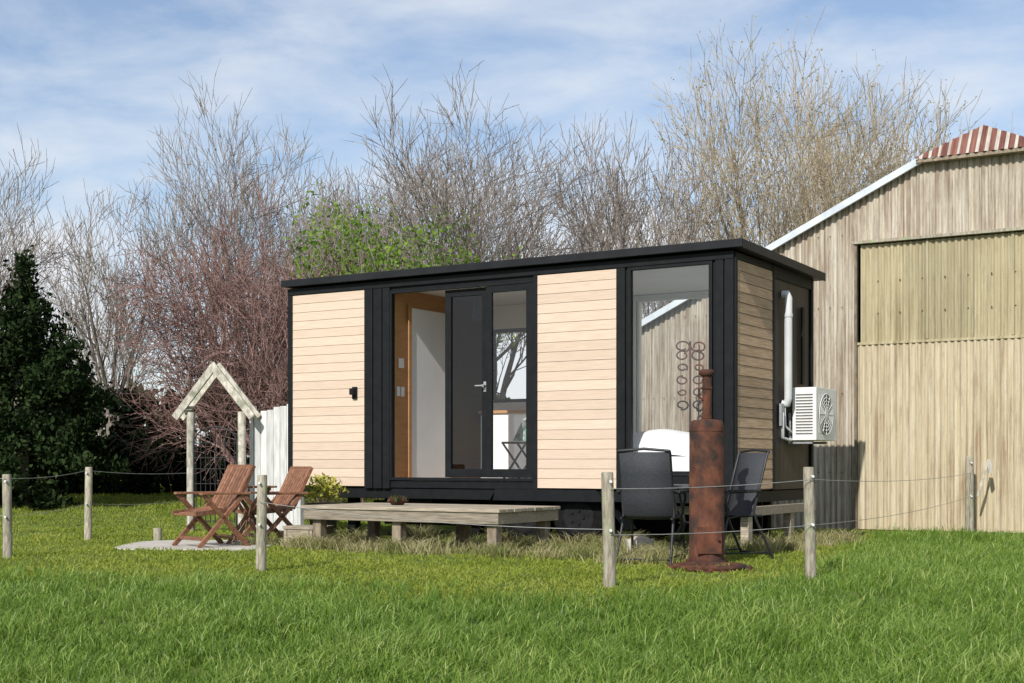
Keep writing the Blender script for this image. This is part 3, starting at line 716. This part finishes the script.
def tree(name,x,y,H,seed,mat,rmin=.006,rscale=1.0,buds=0,budmat=None,budsize=.03,wx=1.0,budhi=0,**kw):
    S,T=gen_tree(seed,**kw)
    zmax=np.percentile(S[:,5],99.7); sz=H/zmax; sxy=sz*wx
    P0=S[:,0:3]*[sxy,sxy,sz]; P1=S[:,3:6]*[sxy,sxy,sz]; R0=np.maximum(S[:,6]*H*rscale,rmin); R1=np.maximum(S[:,7]*H*rscale,rmin*.6)
    z0=float(hgt(x,y))-.1
    P0+= [x,y,z0]; P1+=[x,y,z0]
    d=P1-P0; d/=np.linalg.norm(d,axis=1)[:,None]+1e-9
    ref=np.tile([0.3,.2,1.],(len(d),1)); ref[np.abs(d[:,2])>.9]=[1,0,0]
    a=np.cross(d,ref); a/=np.linalg.norm(a,axis=1)[:,None]; b_=np.cross(d,a)
    big=R0>.035
    allV=[];allF=[];off=0;allr=[]
    for mask,n in ((big,7),(~big,3)):
        if mask.sum()==0: continue
        A,Bb,p0,p1,r0,r1=a[mask],b_[mask],P0[mask],P1[mask],R0[mask],R1[mask]; m_=len(A)
        t=np.arange(n)*2*np.pi/n
        ring=A[:,None,:]*np.cos(t)[None,:,None]+Bb[:,None,:]*np.sin(t)[None,:,None]
        V=np.concatenate([p0[:,None,:]+ring*r0[:,None,None],p1[:,None,:]+ring*r1[:,None,None]],1)
        k=np.arange(n); k2=(k+1)%n; f=np.stack([k,k2,k2+n,k+n],-1)
        Fm=(np.arange(m_)*2*n)[:,None,None]+f[None]+off
        allV.append(V.reshape(-1,3)); allF.append(Fm.reshape(-1,4)); allr.append(np.repeat(RS.rand(m_),n)); off+=m_*2*n
    mi=[np.zeros(len(f)) for f in allF]; mats=[mat]
    if buds:
        T=T*[sxy,sxy,sz]+[x,y,z0]
        if budhi: T=T[(T[:,2]>z0+H*budhi)]
        idx=RS.randint(0,len(T),buds); c=T[idx]+RS.randn(buds,3)*(.06 if not budhi else .12)
        u=RS.randn(buds,3); u/=np.linalg.norm(u,axis=1)[:,None]; w=np.cross(u,RS.randn(buds,3)); w/=np.linalg.norm(w,axis=1)[:,None]
        s=(budsize*(.6+.8*RS.rand(buds)))[:,None]
        V=np.stack([c-u*s,c-w*s*.6,c+u*s,c+w*s*.6],1).reshape(-1,3)
        f=np.arange(buds*4).reshape(-1,4)+off
        allV.append(V); allF.append(f); allr.append(RS.rand(buds)); mi.append(np.ones(buds)); mats.append(budmat)
    V=np.concatenate(allV); Fq=np.concatenate(allF)
    return npmesh(name,V,Fq,np.zeros((0,3),int),mats,np.concatenate(allr),np.zeros(0),mi=np.concatenate(mi),smooth=False)
def W_(px,D): return (px-512)/F*D
tree('bare_tree',W_(395,33),33,8.6,21,M_bark,.007,wx=.85,kids=(8,7,5,4,3))
tree('bare_tree',W_(492,30),30,9.1,22,M_bark,.007,kids=(9,7,6,4,3),wx=1.0)
tree('bare_tree',W_(628,30),30,8.2,23,M_bark,.007,wx=.7,kids=(7,6,6,4,3))
tree('bare_tree',W_(792,31),31,9.9,24,M_barktan,.007,buds=3000,budmat=M_bud,budsize=.028,kids=(9,7,6,4,2),wx=.75)
tree('bare_tree',W_(895,35),35,11.0,25,M_barktan,.008,buds=3000,budmat=M_bud,budsize=.03,kids=(9,7,6,4,2),wx=.75)
tree('bare_tree',W_(222,42),42,11.5,26,M_bark,.009,wx=.75,kids=(8,7,6,4,2))
tree('bare_tree',W_(112,38),38,8.4,27,M_bark,.008,kids=(8,6,5,4,2),wx=.75)
redbud=leafmat('red_buds',(.15,.075,.065),(.20,.11,.095),(.27,.16,.14),.2)
tree('red_twigged_tree',W_(240,26),26,5.6,28,M_barkred,.007,kids=(7,7,6,5,3),lens=(.25,.6,.4,.25,.16,.11),spread=.80,trop=.02,multi=2,fan=.5,start=.2,buds=4000,budmat=redbud,budsize=.022,wx=.82)
tree('bare_tree',W_(-48,25),25,6.8,29,M_bark,.006,kids=(8,6,5,4,2),wx=.8)
tree('leafing_tree',W_(385,26.5),26.5,5.9,31,M_bark,.006,buds=9000,budmat=M_greenbr,budsize=.045,kids=(8,6,5,3,2),wx=.80,budhi=.55)

def foliage(name,lobes,n,mat,size,trunk=None):
    cs=[];
    tot=sum(l[3]*l[4]*l[5] for l in lobes)
    for (x,y,z,rx,ry,rz) in lobes:
        m_=int(n*rx*ry*rz/tot)
        k=max(12,m_//160); q=RS.randn(k,3); q/=np.linalg.norm(q,axis=1)[:,None]; q*=(.55+.6*RS.rand(k,1))
        idx=RS.randint(0,k,m_); pnt=q[idx]+RS.randn(m_,3)*.095
        cs.append(pnt*[rx,ry,rz]+[x,y,z])
    c=np.concatenate(cs); c=c[c[:,2]>hgt(c[:,0],c[:,1])]; m_=len(c)
    u=RS.randn(m_,3); u/=np.linalg.norm(u,axis=1)[:,None]; w=np.cross(u,RS.randn(m_,3)); w/=np.linalg.norm(w,axis=1)[:,None]
    s=(size*(.6+.8*RS.rand(m_)))[:,None]
    V=np.stack([c-u*s,c-w*s*.55,c+u*s,c+w*s*.55],1).reshape(-1,3); f=np.arange(m_*4).reshape(-1,4)
    r=np.clip(RS.rand(m_)*.7+.3*lownoise(c[:,0]*1.5,c[:,2]*2+c[:,1]),0,1)
    return npmesh(name,V,f,np.zeros((0,3),int),[mat],r,np.zeros(0))
foliage('evergreen_tree',[(-8.75,24,1.9,1.3,1.4,1.6),(-8.95,24,3.3,.85,.9,1.25),(-8.1,23.8,2.6,.75,.8,1.0),(-10,24.2,2.6,1.5,1.4,1.9),(-8.4,24,.9,1.3,1.3,1.0),(-7.8,23.7,1.7,.7,.7,.7)],46000,M_greenhedge,.05)
b=B(); b.tube([(-8.8,24.2,-.1),(-8.8,24.2,1.5),(-8.9,24.2,3.2)],[.16,.12,.05],9); b.obj('evergreen_trunk',[M_bark])
hl=[]
for i in range(30):
    x=-15+i*.52; hl.append((x,29.5+random.uniform(-.4,.4),1.2+random.uniform(-.1,.2),.85,.9,random.uniform(1.05,1.4)))
for i in range(12):
    x=-9.5+i*.45; hl.append((x,28.6,.7,.7,.6,.8))
foliage('hedge',hl,75000,M_hedge,.085)
hl=[]
for i in range(34):
    x=-60+i*3.6; hl.append((x,70+random.uniform(-3,3),2.0,3.2,2.5,random.uniform(2.2,3.6)))
foliage('distant_tree_line',hl,40000,leafmat('distant_leaves',(.04,.045,.03),(.08,.08,.05),(.13,.12,.08),.2),.32)

# ------------------------------------------------------------ world and sun
EL=math.radians(37)
TS=Vector((-.42*math.cos(EL),-.9075*math.cos(EL),math.sin(EL)))
w=bpy.data.worlds.new('World'); scene.world=w; w.use_nodes=True; nt=w.node_tree; nt.nodes.clear()
out=N(nt,'ShaderNodeOutputWorld'); bg=N(nt,'ShaderNodeBackground'); bg.inputs[1].default_value=.122; nt.links.new(bg.outputs[0],out.inputs[0])
sky=N(nt,'ShaderNodeTexSky'); sky.sky_type='NISHITA'; sky.sun_disc=False; sky.sun_elevation=EL; sky.sun_rotation=math.atan2(TS.x,TS.y)
sky.air_density=1.0; sky.dust_density=.5; sky.ozone_density=2.6
tc=N(nt,'ShaderNodeTexCoord'); sp=N(nt,'ShaderNodeSeparateXYZ'); nt.links.new(tc.outputs['Generated'],sp.inputs[0])
mxz=N(nt,'ShaderNodeMath',operation='MAXIMUM'); mxz.inputs[1].default_value=0; nt.links.new(sp.outputs[2],mxz.inputs[0])
adz=N(nt,'ShaderNodeMath',operation='ADD'); adz.inputs[1].default_value=.25; nt.links.new(mxz.outputs[0],adz.inputs[0])
dx=N(nt,'ShaderNodeMath',operation='DIVIDE'); nt.links.new(sp.outputs[0],dx.inputs[0]); nt.links.new(adz.outputs[0],dx.inputs[1])
dy=N(nt,'ShaderNodeMath',operation='DIVIDE'); nt.links.new(sp.outputs[1],dy.inputs[0]); nt.links.new(adz.outputs[0],dy.inputs[1])
cb=N(nt,'ShaderNodeCombineXYZ'); nt.links.new(dx.outputs[0],cb.inputs[0]); nt.links.new(dy.outputs[0],cb.inputs[1])
mp=N(nt,'ShaderNodeMapping'); mp.inputs['Rotation'].default_value=(0,0,math.radians(35)); mp.inputs['Scale'].default_value=(1.8,2.6,1); mp.inputs['Location'].default_value=(.9,.3,0); nt.links.new(cb.outputs[0],mp.inputs[0])
nz=N(nt,'ShaderNodeTexNoise'); nz.inputs['Scale'].default_value=1.7; nz.inputs['Detail'].default_value=10; nz.inputs['Roughness'].default_value=.58; nz.inputs['Distortion'].default_value=.25; nt.links.new(mp.outputs[0],nz.inputs[0])
mr=N(nt,'ShaderNodeMapRange'); mr.inputs[1].default_value=.36; mr.inputs[2].default_value=.70; mr.inputs[3].default_value=.12; mr.inputs[4].default_value=.76; nt.links.new(nz.outputs['Fac'],mr.inputs[0])
col=mixc(nt,1.0,sky.outputs[0],(1.15,1.14,1.14),'MULTIPLY')
col=mixc(nt,mr.outputs[0],col,(6.9,7.25,7.7))
nz2=N(nt,'ShaderNodeTexNoise'); nz2.inputs['Scale'].default_value=5; nz2.inputs['Detail'].default_value=7; nt.links.new(tc.outputs['Generated'],nz2.inputs[0])
hz=N(nt,'ShaderNodeMapRange'); hz.inputs[1].default_value=.24; hz.inputs[2].default_value=.10; hz.inputs[3].default_value=-.16; hz.inputs[4].default_value=.14; nt.links.new(sp.outputs[2],hz.inputs[0])
ad=N(nt,'ShaderNodeMath',operation='ADD'); nt.links.new(nz2.outputs['Fac'],ad.inputs[0]); nt.links.new(hz.outputs[0],ad.inputs[1])
m2=N(nt,'ShaderNodeMapRange'); m2.inputs[1].default_value=.52; m2.inputs[2].default_value=.62; m2.inputs[4].default_value=.85; nt.links.new(ad.outputs[0],m2.inputs[0])
col=mixc(nt,m2.outputs[0],col,(7.1,7.2,7.5))
nt.links.new(col,bg.inputs[0])
L=bpy.data.lights.new('sun','SUN'); L.energy=5.0; L.angle=math.radians(.53); L.color=(1,.965,.91)
so=bpy.data.objects.new('sun',L); scene.collection.objects.link(so); so.rotation_euler=(-TS).to_track_quat('-Z','Y').to_euler(); so.location=(-10,-20,20)

# ------------------------------------------------------------ camera
cam=bpy.data.cameras.new('camera'); co=bpy.data.objects.new('camera',cam); scene.collection.objects.link(co)
cam.sensor_width=36; cam.lens=F/1024*36; cam.shift_y=121.5/1024; cam.clip_end=3000; cam.clip_start=.1
co.location=(0,0,EYE); co.rotation_euler=(math.radians(90),0,0); scene.camera=co
scene.view_settings.view_transform='Standard'; scene.view_settings.look='None'; scene.view_settings.exposure=0
